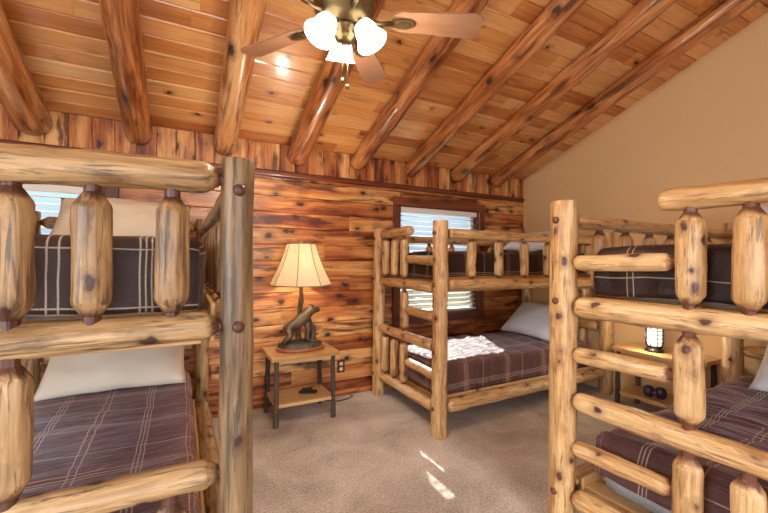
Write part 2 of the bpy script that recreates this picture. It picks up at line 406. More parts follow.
        for i in range(len(rings)-1):
            a, b = rings[i], rings[i+1]
            for k in range(seg):
                k2 = (k+1) % seg
                if len(a) == 1 and len(b) == 1: continue
                if len(a) == 1: s.face((a[0], b[k2], b[k]), smooth)
                elif len(b) == 1: s.face((a[k], a[k2], b[0]), smooth)
                else: s.face((a[k], a[k2], b[k2], b[k]), smooth)
        return s
    def tube(s, pts, r, seg=8):
        pts = [Vector(p) for p in pts]; rings = []
        rs = r if isinstance(r, (list, tuple)) else [r]*len(pts)
        up = Vector((0.13, 0.21, 0.97))
        for i, p in enumerate(pts):
            d = (pts[min(i+1, len(pts)-1)]-pts[max(i-1, 0)]).normalized()
            a = d.cross(up); 
            if a.length < 1e-3: a = d.cross(Vector((1, 0, 0)))
            a.normalize(); b = d.cross(a)
            rings.append([s.vert(p+(a*math.cos(2*PI*k/seg)+b*math.sin(2*PI*k/seg))*rs[i]) for k in range(seg)])
        for i in range(len(rings)-1):
            for k in range(seg):
                k2 = (k+1) % seg; s.face((rings[i][k], rings[i][k2], rings[i+1][k2], rings[i+1][k]), True)
        s.face(rings[0][::-1]); s.face(rings[-1]); return s

def empty(name, loc, rz=0.0, label=None, cat=None, group=None):
    o = bpy.data.objects.new(name, None); C.objects.link(o); o.location = loc; o.rotation_euler = (0, 0, rz)
    o.empty_display_size = 0.1
    tag(o, label, cat, group); return o
def tag(o, label=None, cat=None, group=None, kind=None):
    if label: o['label'] = label
    if cat: o['category'] = cat
    if group: o['group'] = group
    if kind: o['kind'] = kind
    return o
def struct(o): o['kind'] = 'structure'; return o

# ------------------------------------------------------------------ room shell
random.seed(11)
DY, XW, XL, YR = 3.45, 3.84, -2.2, -2.6
ZE, SL, YRI = 2.345, 0.37, 0.0       # eave height, slope, ridge
def zc(y): return ZE+SL*(DY-y) if y > YRI else ZE+SL*(DY-YRI)-SL*(YRI-y)
struct(MB().box((XL-0.1, YR-0.1, -0.12), (XW+0.1, DY+0.15, 0.0)).build('floor', M['carpet']))

W1 = (2.02, 3.09, 0.72, 1.89)      # x0,x1,z0,z1 of the right-hand window of the back wall
W2 = (-1.56, -0.50, 0.72, 1.85)
mb = MB()
ZB = 2.06                           # where upright boards start
hpl = 0.145
z = 0.0
T = 0.02
while z < ZB-0.001:
    h = min(hpl, ZB-z)
    # cut lengths
    xs = [XL]
    while xs[-1] < XW:
        xs.append(xs[-1]+random.uniform(1.2, 2.8))
    xs[-1] = XW
    if len(xs) > 2 and xs[-1]-xs[-2] < 0.3: xs.pop(-2)
    for a, b in zip(xs[:-1], xs[1:]):
        segs = [(a, b)]
        for (x0, x1, z0, z1) in (W1, W2):
            if z+h > z0+0.002 and z < z1-0.002:
                ns = []
                for p, q in segs:
                    if q <= x0 or p >= x1: ns.append((p, q)); continue
                    if p < x0: ns.append((p, x0))
                    if q > x1: ns.append((x1, q))
                segs = ns
        off = (random.uniform(-20, 20), random.uniform(-20, 20), random.uniform(-20, 20)); rn = random.random()
        for p, q in segs:
            mb.prism((p, DY+T, z+0.0005), (1, 0, 0), (0, 0, 1), (0, -1, 0), q-p-0.001, h-0.002, T, 0.006, rn, (off[0], off[1], off[2]+p-a))
    z += h
x = XL
while x < XW:
    ww = min(0.135, XW-x)
    mb.prism((x+ww, DY+T, ZB+0.03), (0, 0, 1), (-1, 0, 0), (0, -1, 0), ZE-ZB-0.03, ww-0.001, T, 0.004)
    x += ww
# backing behind the boards
for (a, b, c, d) in ((XL, W2[0], 0, ZE), (W2[1], W1[0], 0, ZE), (W1[1], XW, 0, ZE),
                     (W2[0], W2[1], 0, W2[2]), (W2[0], W2[1], W2[3], ZE), (W1[0], W1[1], 0, W1[2]), (W1[0], W1[1], W1[3], ZE)):
    mb.box((a, DY+T+0.001, c), (b, DY+0.14, d), 0.0005, 0.2)
struct(mb.build('wall_back', M['cedar']))
mb = MB(); mb.prism((XL, DY, ZB-0.005), (1, 0, 0), (0, 0, 1), (0, -1, 0), XW-XL, 0.05, 0.028, 0.01); struct(mb.build('trim_1', M['cedar_dark']))
mb = MB(); mb.prism((XL, DY, 0.0), (1, 0, 0), (0, 0, 1), (0, -1, 0), XW-XL, 0.055, 0.014, 0.004); struct(mb.build('baseboard_back', M['cedar']))
mb = MB(); mb.prism((XW, DY, 0.0), (0, 0, 1), (0, -1, 0), (-1, 0, 0), ZE, 0.03, 0.02, 0.006); struct(mb.build('trim_2', M['cedar']))

def gable(name, x0, x1, mat, holes=()):
    bm = MB()
    pts = [(YR-0.1, 0), (YR-0.1, zc(YR-0.1)+0.03), (YRI, zc(YRI)+0.03), (DY+0.14, ZE+0.03), (DY+0.14, 0)]
    A = [bm.vert((x0, y, z)) for y, z in pts]; B = [bm.vert((x1, y, z)) for y, z in pts]
    for i in range(5):
        j = (i+1) % 5; bm.face((A[i], A[j], B[j], B[i]))
    bm.face(A); bm.face(B[::-1])
    return struct(bm.build(name, mat))
gable('wall_right', XW, XW+0.12, M['paint'])
# left wall: boxes around an unseen opening added for the fill light
LW = (-0.6, 0.8, 0.8, 2.1)
mb = MB()
for (a, b, c, d) in ((YR, LW[0], 0, 2.35), (LW[1], DY+0.14, 0, 2.35), (LW[0], LW[1], 0, LW[2]), (LW[0], LW[1], LW[3], 2.35)):
    mb.box((XL-0.12, a, c), (XL, b, d), 0.0005)
pts = [(YR, 2.35), (YR, zc(YR)+0.03), (YRI, zc(YRI)+0.03), (DY+0.14, 2.36), (DY+0.14, 2.35)]
A = [mb.vert((XL-0.12, y, z)) for y, z in pts]; B = [mb.vert((XL, y, z)) for y, z in pts]
for i in range(5):
    j = (i+1) % 5; mb.face((A[i], A[j], B[j], B[i]))
mb.face(A); mb.face(B[::-1])
struct(mb.build('wall_left', M['paint_cool']))
RW = (-1.35, 1.55, 0.7, 2.3)
mb = MB()
zr = zc(YR)+0.03
for (a, b, c, d) in ((XL, RW[0], 0, zr), (RW[1], XW, 0, zr), (RW[0], RW[1], 0, RW[2]), (RW[0], RW[1], RW[3], zr)):
    mb.box((a, YR-0.1, c), (b, YR, d), 0.0005)
struct(mb.build('wall_front', M['paint_cool']))
# ceiling of pine boards along x
mb = MB()
cs = 1/math.sqrt(1+SL*SL)
along = DY-YRI
n = int(math.ceil((along/cs)/0.125)); wv = (along/cs)/n
vdir = Vector((0, -cs, SL*cs)); nrm = Vector((0, -SL*cs, -cs))
for i in range(n):
    o = Vector((XL, DY, ZE))+vdir*(i*wv)-nrm*0.02
    xs = [XL]
    while xs[-1] < XW: xs.append(xs[-1]+random.uniform(1.0, 2.6))
    xs[-1] = XW
    for a, b in zip(xs[:-1], xs[1:]):
        if b-a > 0.02: mb.prism((a, o.y, o.z), (1, 0, 0), vdir, nrm, b-a-0.001, wv-0.002, 0.02, 0.007)
mb.prism((XL, DY+0.1, ZE-0.037+0.03), (1, 0, 0), vdir, nrm, XW-XL, along/cs+0.12, 0.0015, 0.0001, 0.1)
vd2 = Vector((0, -cs, -SL*cs)); n2 = Vector((0, SL*cs, -cs)); L2 = (YRI-YR+0.1)/cs
n = int(L2/0.125)
for i in range(n):
    o = Vector((XL, YRI, zc(YRI)))+vd2*(i*L2/n)-n2*0.02
    mb.prism(o, (1, 0, 0), vd2, n2, XW-XL, L2/n-0.001, 0.02, 0.005)
struct(mb.build('ceiling', M['pine']))

# log beams
BX = [-0.904+0.6085*k for k in range(8)]
BR = [0.105, 0.088, 0.088, 0.092, 0.08, 0.08, 0.078, 0.078]
BL = ['varnished log ceiling beam nearest the left edge of the photo', 'log ceiling beam above the left bunk bed, second from the left',
      'dark varnished log ceiling beam crossing behind the left fan blade', 'log ceiling beam directly under the lit fan lights',
      'log ceiling beam meeting the wall just left of the right window', 'log ceiling beam above the foot of the far bunk bed',
      'log ceiling beam second nearest the tan gable wall', 'log ceiling beam nearest the tan gable wall']
for k in range(8):
    r = BR[k]
    y0 = DY-0.005; y1 = 0.12
    dz = (r*0.93)/cs
    p0 = Vector((0, 0, 0)); p1 = Vector((0, y1-y0, SL*(y0-y1)))
    mb = MB(); mb.log(p0, p1, r, r*1.06, 'cut', 'cut', wob=0.06, seg=20, step=0.07)
    o = mb.build('log_beam', M['beam'], loc=(BX[k], y0, zc(y0)-dz))
    tag(o, BL[k], 'beam', 'log beams under the sloped ceiling')

# windows
def window(idx, Wn):
    x0, x1, z0, z1 = Wn
    y = DY+0.06
    f = MB()
    for a, b, c, d in ((x0, x0+0.045, z0, z1), (x1-0.045, x1, z0, z1), (x0+0.045, x1-0.045, z0, z0+0.05), (x0+0.045, x1-0.045, z1-0.045, z1),
                       (x0+0.045, x1-0.045, (z0+z1)/2-0.02, (z0+z1)/2+0.02)):
        f.box((a, y+0.01, c), (b, y+0.06, d))
    fo = struct(f.build('window_%d' % idx, M['vinyl']))
    g = MB(); g.box((x0+0.045, y+0.03, z0+0.05), (x1-0.045, y+0.034, z1-0.045), 0.0005); g.build('pane', M['glass'], fo)
    c = MB()
    cw = 0.085
    c.prism((x0-cw, DY, z1), (1, 0, 0), (0, 0, 1), (0, -1, 0), x1-x0+2*cw, cw, 0.022, 0.004)
    c.prism((x0-cw, DY, z0-cw), (1, 0, 0), (0, 0, 1), (0, -1, 0), x1-x0+2*cw, cw, 0.022, 0.004)
    c.prism((x0, DY, z0), (0, 0, 1), (-1, 0, 0), (0, -1, 0), z1-z0, cw, 0.022, 0.004)
    c.prism((x1+cw, DY, z0), (0, 0, 1), (-1, 0, 0), (0, -1, 0), z1-z0, cw, 0.022, 0.004)
    for a, b in ((x0-0.001, x0+0.012), (x1-0.012, x1+0.001)): c.box((a, DY+0.002, z0), (b, DY+0.12, z1), 0.001)
    for a, b in ((z0-0.001, z0+0.012), (z1-0.012, z1+0.001)): c.box((x0, DY+0.002, a), (x1, DY+0.12, b), 0.001)
    c.build('casing', M['cedar_dark'], fo)
def blind(Wn, label, tilt, zlow):
    x0, x1, z0, z1 = Wn
    r = empty('window_blind', ((x0+x1)/2, DY+0.035, z1-0.012), 0, label, 'blind', 'horizontal slat blinds on the back wall windows')
    hw = (x1-x0)/2-0.016; h = z1-z0-0.03
    MB().box((-hw, -0.028, -0.055), (hw, 0.028, 0.0), 0.003).build('head_rail', M['white'], r)
    mb = MB(); zz = -0.09; i = 0
    while zz > -(h-0.05):
        t = R(tilt(zz)); hx = 0.025
        dy, dz = hx*math.cos(t), hx*math.sin(t)
        # a thin curved slat: room side edge lower when tilt is positive
        rows = []
        for s_ in (-1, -0.33, 0.33, 1):
            cr = 0.003*(1-s_*s_)
            rows.append((s_*dy, s_*dz+cr))
        top = [[mb.vert((sx_*hw, yy, zz+z_+0.0012)) for yy, z_ in rows] for sx_ in (-1, 1)]
        bot = [[mb.vert((sx_*hw, yy, zz+z_-0.0012)) for yy, z_ in rows] for sx_ in (-1, 1)]
        for k in range(3):
            mb.face((top[0][k], top[1][k], top[1][k+1], top[0][k+1]), True); mb.face((bot[0][k+1], bot[1][k+1], bot[1][k], bot[0][k]), True)
        mb.face((top[0][0], bot[0][0], bot[1][0], top[1][0])); mb.face((top[1][3], bot[1][3], bot[0][3], top[0][3]))
        for e in (0, 1): mb.face([top[e][k] for k in range(4)]+[bot[e][k] for k in (3, 2, 1, 0)])
        zz -= 0.054; i += 1
    mb.build('slats', M['blind'], r)
    MB().box((-hw, -0.025, -h+0.005), (hw, 0.025, -h+0.028), 0.003).build('bottom_rail', M['white'], r)
    for x in (-hw*0.72, 0, hw*0.72):
        MB().tube([(x, -0.027, -0.05), (x, -0.027, -h+0.02)], 0.0018, 6).build('ladder_cord', M['white'], r)
    return r
window(1, W2); window(2, W1)
blind(W2, 'white slat blind in the window behind the left bunk bed', lambda z: 18, 0)
blind(W1, 'white slat blind in the window behind the far bunk bed', lambda z: 18 if z > -0.5 else 40, 0)
# unseen window frames added around the openings of the fill lights
f = MB()
x0, x1, z0, z1 = RW
for a, b, c, d in ((x0, x0+0.06, z0, z1), (x1-0.06, x1, z0, z1), (x0, x1, z0, z0+0.06), (x0, x1, z1-0.06, z1), (0.07, 0.13, z0, z1)):
    f.box((a, YR-0.08, c), (b, YR-0.03, d))
struct(f.build('window_3', M['vinyl']))
f = MB()
for a, b, c, d in ((LW[0], LW[0]+0.05, LW[2], LW[3]), (LW[1]-0.05, LW[1], LW[2], LW[3]), (LW[0], LW[1], LW[2], LW[2]+0.05), (LW[0], LW[1], LW[3]-0.05, LW[3])):
    f.box((XL-0.09, a, c), (XL-0.04, b, d))
struct(f.build('window_4', M['vinyl']))

# ------------------------------------------------------------------ bunk beds
PH = 1.62
def bunk(name, loc, rz, sg, label, mat, pr=0.0625, seed=1, LX=2.04, sides=None, top_r=0.042, rail_r=0.052, sp_r=0.05, post_r=None, knob=True, dz3=(0.0, 0.0, 0.0), ys=(0.52, 0.69, 0.86), dtop=0.0, grey_post=None):
    random.seed(seed)
    rt = empty(name, loc, rz, label, 'bunk bed', 'peeled log bunk beds')
    def P(x, y, z): return (x, sg*y, z)
    def part(nm, a, b, r, r1=None, e0='tenon', e1='tenon', **k):
        return MB().log(P(*a), P(*b), r, r1, e0, e1, **k).build(nm, mat, rt)
    posts = [(0, 0), (0, 1), (LX, 0), (LX, 1)]
    for i, (x, y) in enumerate(posts):
        rr = (post_r or {}).get(i, pr)
        po = part('post', (x, y, 0), (x, y, PH), rr*1.03, rr*0.97, 'cut', 'cut', wob=0.05, seg=20)
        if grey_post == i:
            po.data.materials[0] = M['log_grey_backlit']; po['label'] = 'weathered grey brown corner post with backlit shade in its colour'
    e = pr*0.55                      # how far a tenon reaches into its post
    # foot end, x = 0
    for z, r in ((1.11+dz3[0], rail_r), (0.665+dz3[1], rail_r), (0.20+dz3[2], rail_r)):
        part('end_rail', (0, e, z), (0, 1-e, z+random.uniform(-0.01, 0.01)), r, r*0.92, bow=0.006)
    part('guard_log', (0, ys[0]-0.10, 1.567+dtop), (0, 1-e, 1.562), top_r*1.02, top_r*0.95, 'round', 'tenon', wob=0.08, bow=0.005)
    topz = 1.567+dtop*0.7-top_r*0.55
    for k, y in enumerate(ys):
        part('end_spindle', (0, y, 1.11+dz3[0]+rail_r*0.55), (0, y, topz), sp_r, None, tl=0.03)
        part('end_spindle', (0, y, 0.20+rail_r*0.55), (0, y, 0.665+dz3[1]-rail_r*0.6), sp_r, None, tl=0.03)
    part('ladder_stile', (0, ys[0], 0.665+dz3[1]+rail_r*0.55), (0, ys[0], 1.11+dz3[0]-rail_r*0.55), sp_r, None, tl=0.03)
    for z in (1.325, 0.89, 0.445):
        part('ladder_rung', (0, e, z-0.008), (0, ys[0]-sp_r*0.6, z+0.004), 0.038, 0.034, tl=0.02, ten=0.5)
    # head end
    for z, r in ((1.55, 0.04), (1.11, 0.045), (0.665, 0.045), (0.20, 0.045)):
        part('head_rail', (LX, e, z), (LX, 1-e, z), r, r*0.92)
    for y in (0.25, 0.5, 0.75):
        part('head_spindle', (LX, y, 1.135), (LX, y, 1.53), 0.036, None, tl=0.02)
        part('head_spindle', (LX, y, 0.225), (LX, y, 0.64), 0.036, None, tl=0.02)
    # long sides
    for y, offs in zip((0, 1), sides):
        part('guard_rail', (e, y, 1.525), (LX-e, y, 1.52), 0.038, 0.036, bow=0.004)
        part('upper_side_rail', (e, y, 1.135), (LX-e, y, 1.13), 0.046, 0.042, bow=0.004)
        part('lower_side_rail', (e, y, 0.215), (LX-e, y, 0.21), 0.052, 0.047, bow=0.006)
        for x in offs:
            part('side_spindle', (x, y, 1.16), (x, y, 1.50), 0.037, None, tl=0.02)
    # slatted decks
    for z in (1.12, 0.20):
        d = MB()
        n = 13
        for i in range(n):
            x = 0.085+(LX-0.17-0.09)*i/(n-1)
            d.box((x, min(sg*0.067, sg*0.933), z+0.018), (x+0.09, max(sg*0.067, sg*0.933), z+0.034), 0.002)
        for y in (0.052, 0.934):
            d.box((0.07, min(sg*y, sg*(y+0.014)), z-0.045), (LX-0.07, max(sg*y, sg*(y+0.014)), z+0.072), 0.003)  # side boards raised into an added lip that blocks stray sun between slats
        for x in (0.056, LX-0.086):
            d.box((x, min(sg*0.09, sg*0.91), z-0.045), (x+0.03, max(sg*0.09, sg*0.91), z+0.017), 0.003)
        d.build('bed_slats', M['board'], rt)
    # round tenon plugs showing on the posts of the foot end
    if knob:
        for (y, zs) in ((0, (1.525, 1.135, 0.215)), (1, (1.525, 1.135, 0.215))):
            for z in zs:
                k = MB(); r = 0.017
                k.lathe([(r, -0.01), (r*1.02, 0.004), (r*0.75, 0.011), (0, 0.014)], P(-pr*0.97, y, z), 14, ax=(-1, 0, 0))
                for i in range(len(k.en)): k.en[i] = 1.0
                k.build('tenon_plug', mat, rt)
    return rt

A = bunk('bunk_bed', (1.715, 2.325, 0), 0, 1, 'far peeled log bunk bed standing in front of the right-hand window', M['log'],
         seed=5, sides=((0.30, 0.59, 0.885, 1.18, 1.47, 1.76), (0.30, 0.59, 0.885, 1.18, 1.47, 1.76)), sp_r=0.037, top_r=0.042, rail_r=0.044, pr=0.058)
Bk = bunk('bunk_bed', (1.66, 1.24, 0), R(2), -1, 'nearest right peeled log bunk bed with its ladder and pale posts by the tan wall', M['log'],
         seed=8, sides=((0.30, 0.55, 0.81, 1.07, 1.33, 1.6), (0.30, 0.59, 0.885, 1.18, 1.47, 1.76)), sp_r=0.047, top_r=0.042, rail_r=0.049)
Cb = bunk('bunk_bed', (-0.855, 1.20, 0), R(90), -1, 'darker peeled log bunk bed at the left edge of the photo with thick spindles', M['log_backlit'],
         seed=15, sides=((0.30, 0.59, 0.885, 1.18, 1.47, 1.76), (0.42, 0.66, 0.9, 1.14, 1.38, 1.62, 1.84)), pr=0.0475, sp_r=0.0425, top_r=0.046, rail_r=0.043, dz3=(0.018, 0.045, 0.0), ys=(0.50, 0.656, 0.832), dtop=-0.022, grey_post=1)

# ------------------------------------------------------------------ bedding
def rbox(mb, lo, hi, r, n=(60, 32, 8), disp=None, plaid_off=(0, 0), shell=0.0):
    """rounded box as grids of vertices welded by position; disp(p, nrm, u, v)->offset vector"""
    lo = Vector(lo); hi = Vector(hi); c = (lo+hi)/2; h = (hi-lo)/2
    cache = {}; info = {}
    def V(i, j, k):
        if (i, j, k) in cache: return cache[(i, j, k)]
        def g(t, n_, hh):       # spread some steps into the rounding
            return -hh+2*hh*t/n_
        p = Vector((g(i, n[0], h.x), g(j, n[1], h.y), g(k, n[2], h.z)))
        inner = Vector([max(-h[a]+r, min(h[a]-r, p[a])) for a in range(3)])
        if shell and p.z < h.z-r: inner.z = p.z      # a hanging cloth is not rounded at its hem
        d = p-inner
        nrm = d.normalized() if d.length > 1e-6 else Vector((0, 0, 1))
        q = inner+nrm*r if d.length > 1e-6 else p
        u, v = p.x, p.y
        drop = h.z-p.z
        if i == 0: u = -h.x-drop
        elif i == n[0]: u = h.x+drop
        elif j == 0: v = -h.y-drop
        elif j == n[1]: v = h.y+drop
        if disp: q = q+disp(q, nrm, u, v, drop)
        info[(i, j, k)] = nrm; cache[(i, j, k)] = mb.vert(c+q, (q.x, q.y, q.z), 0.5, 0, (u+plaid_off[0], v+plaid_off[1], 0)); return cache[(i, j, k)]
    N = n
    if shell:        # a cloth of real thickness, open underneath: outer skin, inner skin and a hem joining them
        F = []
        for i in range(N[0]):
            for j in range(N[1]): F.append(((i, j, N[2]), (i+1, j, N[2]), (i+1, j+1, N[2]), (i, j+1, N[2])))
        for i in range(N[0]):
            for k in range(N[2]):
                for j in (0, N[1]): F.append(((i, j, k), (i+1, j, k), (i+1, j, k+1), (i, j, k+1)))
        for j in range(N[1]):
            for k in range(N[2]):
                for i in (0, N[0]): F.append(((i, j, k), (i, j+1, k), (i, j+1, k+1), (i, j, k+1)))
        inner_ = {}
        def I(key):
            if key not in inner_:
                o_ = V(*key); nn = info[key].copy()
                if key[2] < N[2] and abs(nn.z) > 0.9: nn = Vector((0, 0, nn.z))
                q_ = Vector(mb.v[o_])-nn*shell
                inner_[key] = mb.vert(q_, q_, 0.5, 0, mb.pl[o_])
            return inner_[key]
        for f_ in F:
            mb.face([V(*k_) for k_ in f_], True); mb.face([I(k_) for k_ in f_[::-1]], True)
        rim = [(i, 0, 0) for i in range(N[0])]+[(N[0], j, 0) for j in range(N[1])]+[(i, N[1], 0) for i in range(N[0], 0, -1)]+[(0, j, 0) for j in range(N[1], 0, -1)]
        for a_, b_ in zip(rim, rim[1:]+rim[:1]): mb.face((V(*a_), V(*b_), I(b_), I(a_)), True)
        return mb
    for i in range(N[0]):
        for j in range(N[1]):
            mb.face((V(i, j, N[2]), V(i+1, j, N[2]), V(i+1, j+1, N[2]), V(i, j+1, N[2])), True)
            mb.face((V(i, j, 0), V(i, j+1, 0), V(i+1, j+1, 0), V(i+1, j, 0)), True)
    for i in range(N[0]):
        for k in range(N[2]):
            for j in (0, N[1]): mb.face((V(i, j, k), V(i+1, j, k), V(i+1, j, k+1), V(i, j, k+1)), True)
    for j in range(N[1]):
        for k in range(N[2]):
            for i in (0, N[0]): mb.face((V(i, j, k), V(i, j+1, k), V(i, j+1, k+1), V(i, j, k+1)), True)
    return mb

def bed(rt_loc, rz, sg, z0, mth_h, qdrop, labels, mat, seed, LX=2.04, foot_gap=0.085, plaid_off=(0, 0), amp=0.006, rsd=0.05, ruche=0.0):
    """mattress on the slats and a quilt tucked around it, both resting in the bunk"""
    ys = sorted((sg*0.082, sg*0.918))
    mt = MB(); rbox(mt, (foot_gap+0.045, ys[0]+0.04, 0), (LX-0.16, ys[1]-0.04, mth_h), 0.03, (16, 10, 4))
    mo = mt.build('mattress', M['mattress'], loc=(rt_loc[0], rt_loc[1], z0), rot=(0, 0, rz))
    tag(mo, labels[0], 'mattress', 'mattresses in the bunk beds')
    def disp(q, nrm, u, v, drop):
        s = Vector((seed*3.1, seed*1.7, 0))
        a = noise.noise(Vector((u*9, v*2.6, 0))+s)*amp*1.6+noise.noise(Vector((u*24, v*6, 3))+s)*amp*0.9+noise.noise(Vector((u*2.2, v*2.2, 5))+s)*amp*1.5
        side = 1.0 if drop < 0.03 else 0.8
        o = nrm*(a*side)
        o += nrm*(ruche*noise.noise(Vector((u*26, v*3.0, 11))+s)*min(1.0, 0.4+4*abs(noise.noise(Vector((u*2, v*2, 21))+s))))
        if drop > 0.02: o += nrm*(noise.noise(Vector((u*14, v*14, 9))+s)*amp*0.9)
        # the lower hem rises and dips
        if drop > 0.05: o.z += noise.noise(Vector((u*4, v*4, 1))+s)*0.012
        return o
    q = MB()
    ztop = mth_h+0.036
    zb = ztop-qdrop
    rbox(q, (foot_gap, ys[0], zb), (LX-0.11, ys[1], ztop), rsd, (130, 48, 10), disp, plaid_off=plaid_off, shell=0.010)
    qo = q.build('quilt', mat, loc=(rt_loc[0], rt_loc[1], z0+0.003), rot=(0, 0, rz))
    tag(qo, labels[1], 'quilt', 'plaid quilts on the bunk beds')
    return qo
U0, L0 = 1.12+0.035, 0.20+0.035
Q = {}
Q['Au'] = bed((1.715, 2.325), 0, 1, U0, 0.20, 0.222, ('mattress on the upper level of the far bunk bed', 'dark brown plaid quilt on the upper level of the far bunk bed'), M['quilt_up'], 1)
Q['Al'] = bed((1.715, 2.325), 0, 1, L0, 0.24, 0.255, ('mattress on the lower level of the far bunk bed', 'sunlit plaid quilt on the lower level of the far bunk bed'), M['quilt_low'], 2, amp=0.008, ruche=0.006)
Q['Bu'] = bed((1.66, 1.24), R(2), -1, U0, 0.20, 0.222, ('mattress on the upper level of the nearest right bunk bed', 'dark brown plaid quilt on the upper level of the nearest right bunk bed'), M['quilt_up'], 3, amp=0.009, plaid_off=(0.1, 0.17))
Q['Bl'] = bed((1.66, 1.24), R(2), -1, L0, 0.24, 0.19, ('grey mattress showing below the quilt on the nearest right bunk bed', 'rumpled plum plaid quilt on the lower level of the nearest right bunk bed'), M['quilt_low'], 4, amp=0.010, rsd=0.07, plaid_off=(0.05, 0.02), ruche=0.014)
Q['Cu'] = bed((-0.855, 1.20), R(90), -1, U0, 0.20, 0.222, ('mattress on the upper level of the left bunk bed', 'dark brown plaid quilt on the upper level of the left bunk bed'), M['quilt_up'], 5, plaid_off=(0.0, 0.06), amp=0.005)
Q['Cl'] = bed((-0.855, 1.20), R(90), -1, L0, 0.24, 0.255, ('mattress on the lower level of the left bunk bed', 'purplish plaid quilt with long pale stripes on the lower level of the left bunk bed'), M['quilt_low'], 6, plaid_off=(0.2, 0.0), ruche=0.006)
from mathutils.bvhtree import BVHTree
bpy.context.view_layer.update()
QT = {}
for k_, o_ in Q.items():
    mw = Matrix.LocRotScale(o_.location, o_.rotation_euler, None)
    QT[k_] = BVHTree.FromPolygons([mw @ v.co for v in o_.data.vertices], [tuple(p.vertices) for p in o_.data.polygons])

def pillow(loc, rot, size, label, mat, seed, qk, group='pillows at the heads of the bunk beds'):
    W, H, T = size
    mb = MB(); n = 26; m_ = 18
    s = Vector((seed*5.3, seed*2.9, 1.1))
    def side(sg):
        g = []
        for i in range(n+1):
            row = []
            for j in range(m_+1):
                a = -1+2*i/n; b = -1+2*j/m_
                # edges drawn in between pointed corners
                x = a*W/2*(1-0.05*(1-b*b)*abs(a)**3); y = b*H/2*(1-0.07*(1-a*a)*abs(b)**3)
                t = ((1-abs(a)**2.6)*(1-abs(b)**2.6))
                z = sg*(T/2)*(max(0, t)**0.55)
                z += sg*noise.noise(Vector((a*2.4, b*2.4, sg))+s)*0.018*min(1, t*4) + sg*noise.noise(Vector((a*7, b*7, sg))+s)*0.006*min(1, t*4)
                z += noise.noise(Vector((a*1.5, b*1.5, 4))+s)*0.012
                row.append((x, y, z))
            g.append(row)
        return g
    ga, gb = side(1), side(-1)
    ia = [[mb.vert(p) for p in row] for row in ga]
    ib = [[ia[i][j] if i in (0, n) or j in (0, m_) else mb.vert(gb[i][j]) for j in range(m_+1)] for i in range(n+1)]
    for i in range(n):
        for j in range(m_):
            mb.face((ia[i][j], ia[i+1][j], ia[i+1][j+1], ia[i][j+1]), True)
            mb.face((ib[i][j+1], ib[i+1][j+1], ib[i+1][j], ib[i][j]), True)
    mw = Matrix.LocRotScale(Vector(loc), Euler(rot), None); lift = -9.0
    for v in mb.v:                              # let it down until it just touches the quilt
        p = mw @ Vector(v); h = QT[qk].ray_cast(Vector((p.x, p.y, 3.0 if qk[1] == 'u' else 1.0)), Vector((0, 0, -1)))
        if h[0] is not None: lift = max(lift, h[0].z-p.z)
    o = mb.build('pillow', mat, loc=(loc[0], loc[1], loc[2]+lift+0.0015), rot=rot)
    return tag(o, label, 'pillow', group)
# width axis local x, height axis local y, thickness local z
pillow((-0.31, 2.94, 1.555), (R(40), 0, 0), (0.74, 0.46, 0.17), 'cream pillow propped on the upper level of the left bunk bed', M['pillow'], 1, 'Cu')
pillow((-0.34, 2.93, 0.625), (R(38), 0, R(-2)), (0.76, 0.48, 0.15), 'cream pillow leaning on the lower level of the left bunk bed', M['pillow'], 2, 'Cl')
pillow((3.40, 2.86, 0.635), (R(40), 0, R(-90)), (0.72, 0.50, 0.15), 'bluish white pillow leaning on the lower level of the far bunk bed', M['pillow_white'], 3, 'Al')
pillow((3.36, 2.82, 1.50), (R(22), 0, R(-90)), (0.70, 0.46, 0.15), 'white pillow on the upper level of the far bunk bed', M['pillow_white'], 4, 'Au')
pillow((3.36, 0.70, 0.64), (R(40), 0, R(-88)), (0.70, 0.48, 0.15), 'white pillow on the lower level of the nearest right bunk bed', M['pillow_white'], 5, 'Bl')
pillow((3.30, 0.78, 1.52), (R(40), 0, R(-88)), (0.70, 0.48, 0.16), 'white pillow on the upper level of the nearest right bunk bed', M['pillow_white'], 6, 'Bu')

# ------------------------------------------------------------------ end tables
def end_table(loc, rz, W, D, H, shelf, label, seed):
    random.seed(seed)
    t = empty('end_table', loc, rz, label, 'table', 'rustic end tables with dark branch legs')
    top = MB()
    for i in range(3):
        top.prism((-W/2, -D/2+D/3*i, H-0.032), (1, 0, 0), (0, 1, 0), (0, 0, 1), W, D/3-0.0008, 0.032, 0.004)
    top.build('tabletop', M['board'], t)
    for y in (-D/2+0.035, D/2-0.055): MB().box((-W/2+0.05, y, H-0.065), (W/2-0.05, y+0.02, H-0.033)).build('apron', M['board'], t)
    sh = MB(); sh.box((-W/2+0.035, -D/2+0.03, shelf), (W/2-0.035, D/2-0.03, shelf+0.028)); sh.build('shelf', M['board'], t)
    for x in (-1, 1):
        for y in (-1, 1):
            MB().log((x*(W/2-0.04), y*(D/2-0.035), 0), (x*(W/2-0.045), y*(D/2-0.04), H-0.033), 0.021, 0.019, wob=0.16, seg=12, step=0.03).build('leg', M['twig'], t)
    return t
end_table((0.895, 3.19, 0), 0, 0.555, 0.42, 0.555, 0.15, 'small end table with dark branch legs holding the bear lamp', 3)
end_table((3.62, 1.74, 0), R(-90), 0.66, 0.38, 0.555, 0.14, 'end table with dark branch legs between the two right bunk beds', 4)

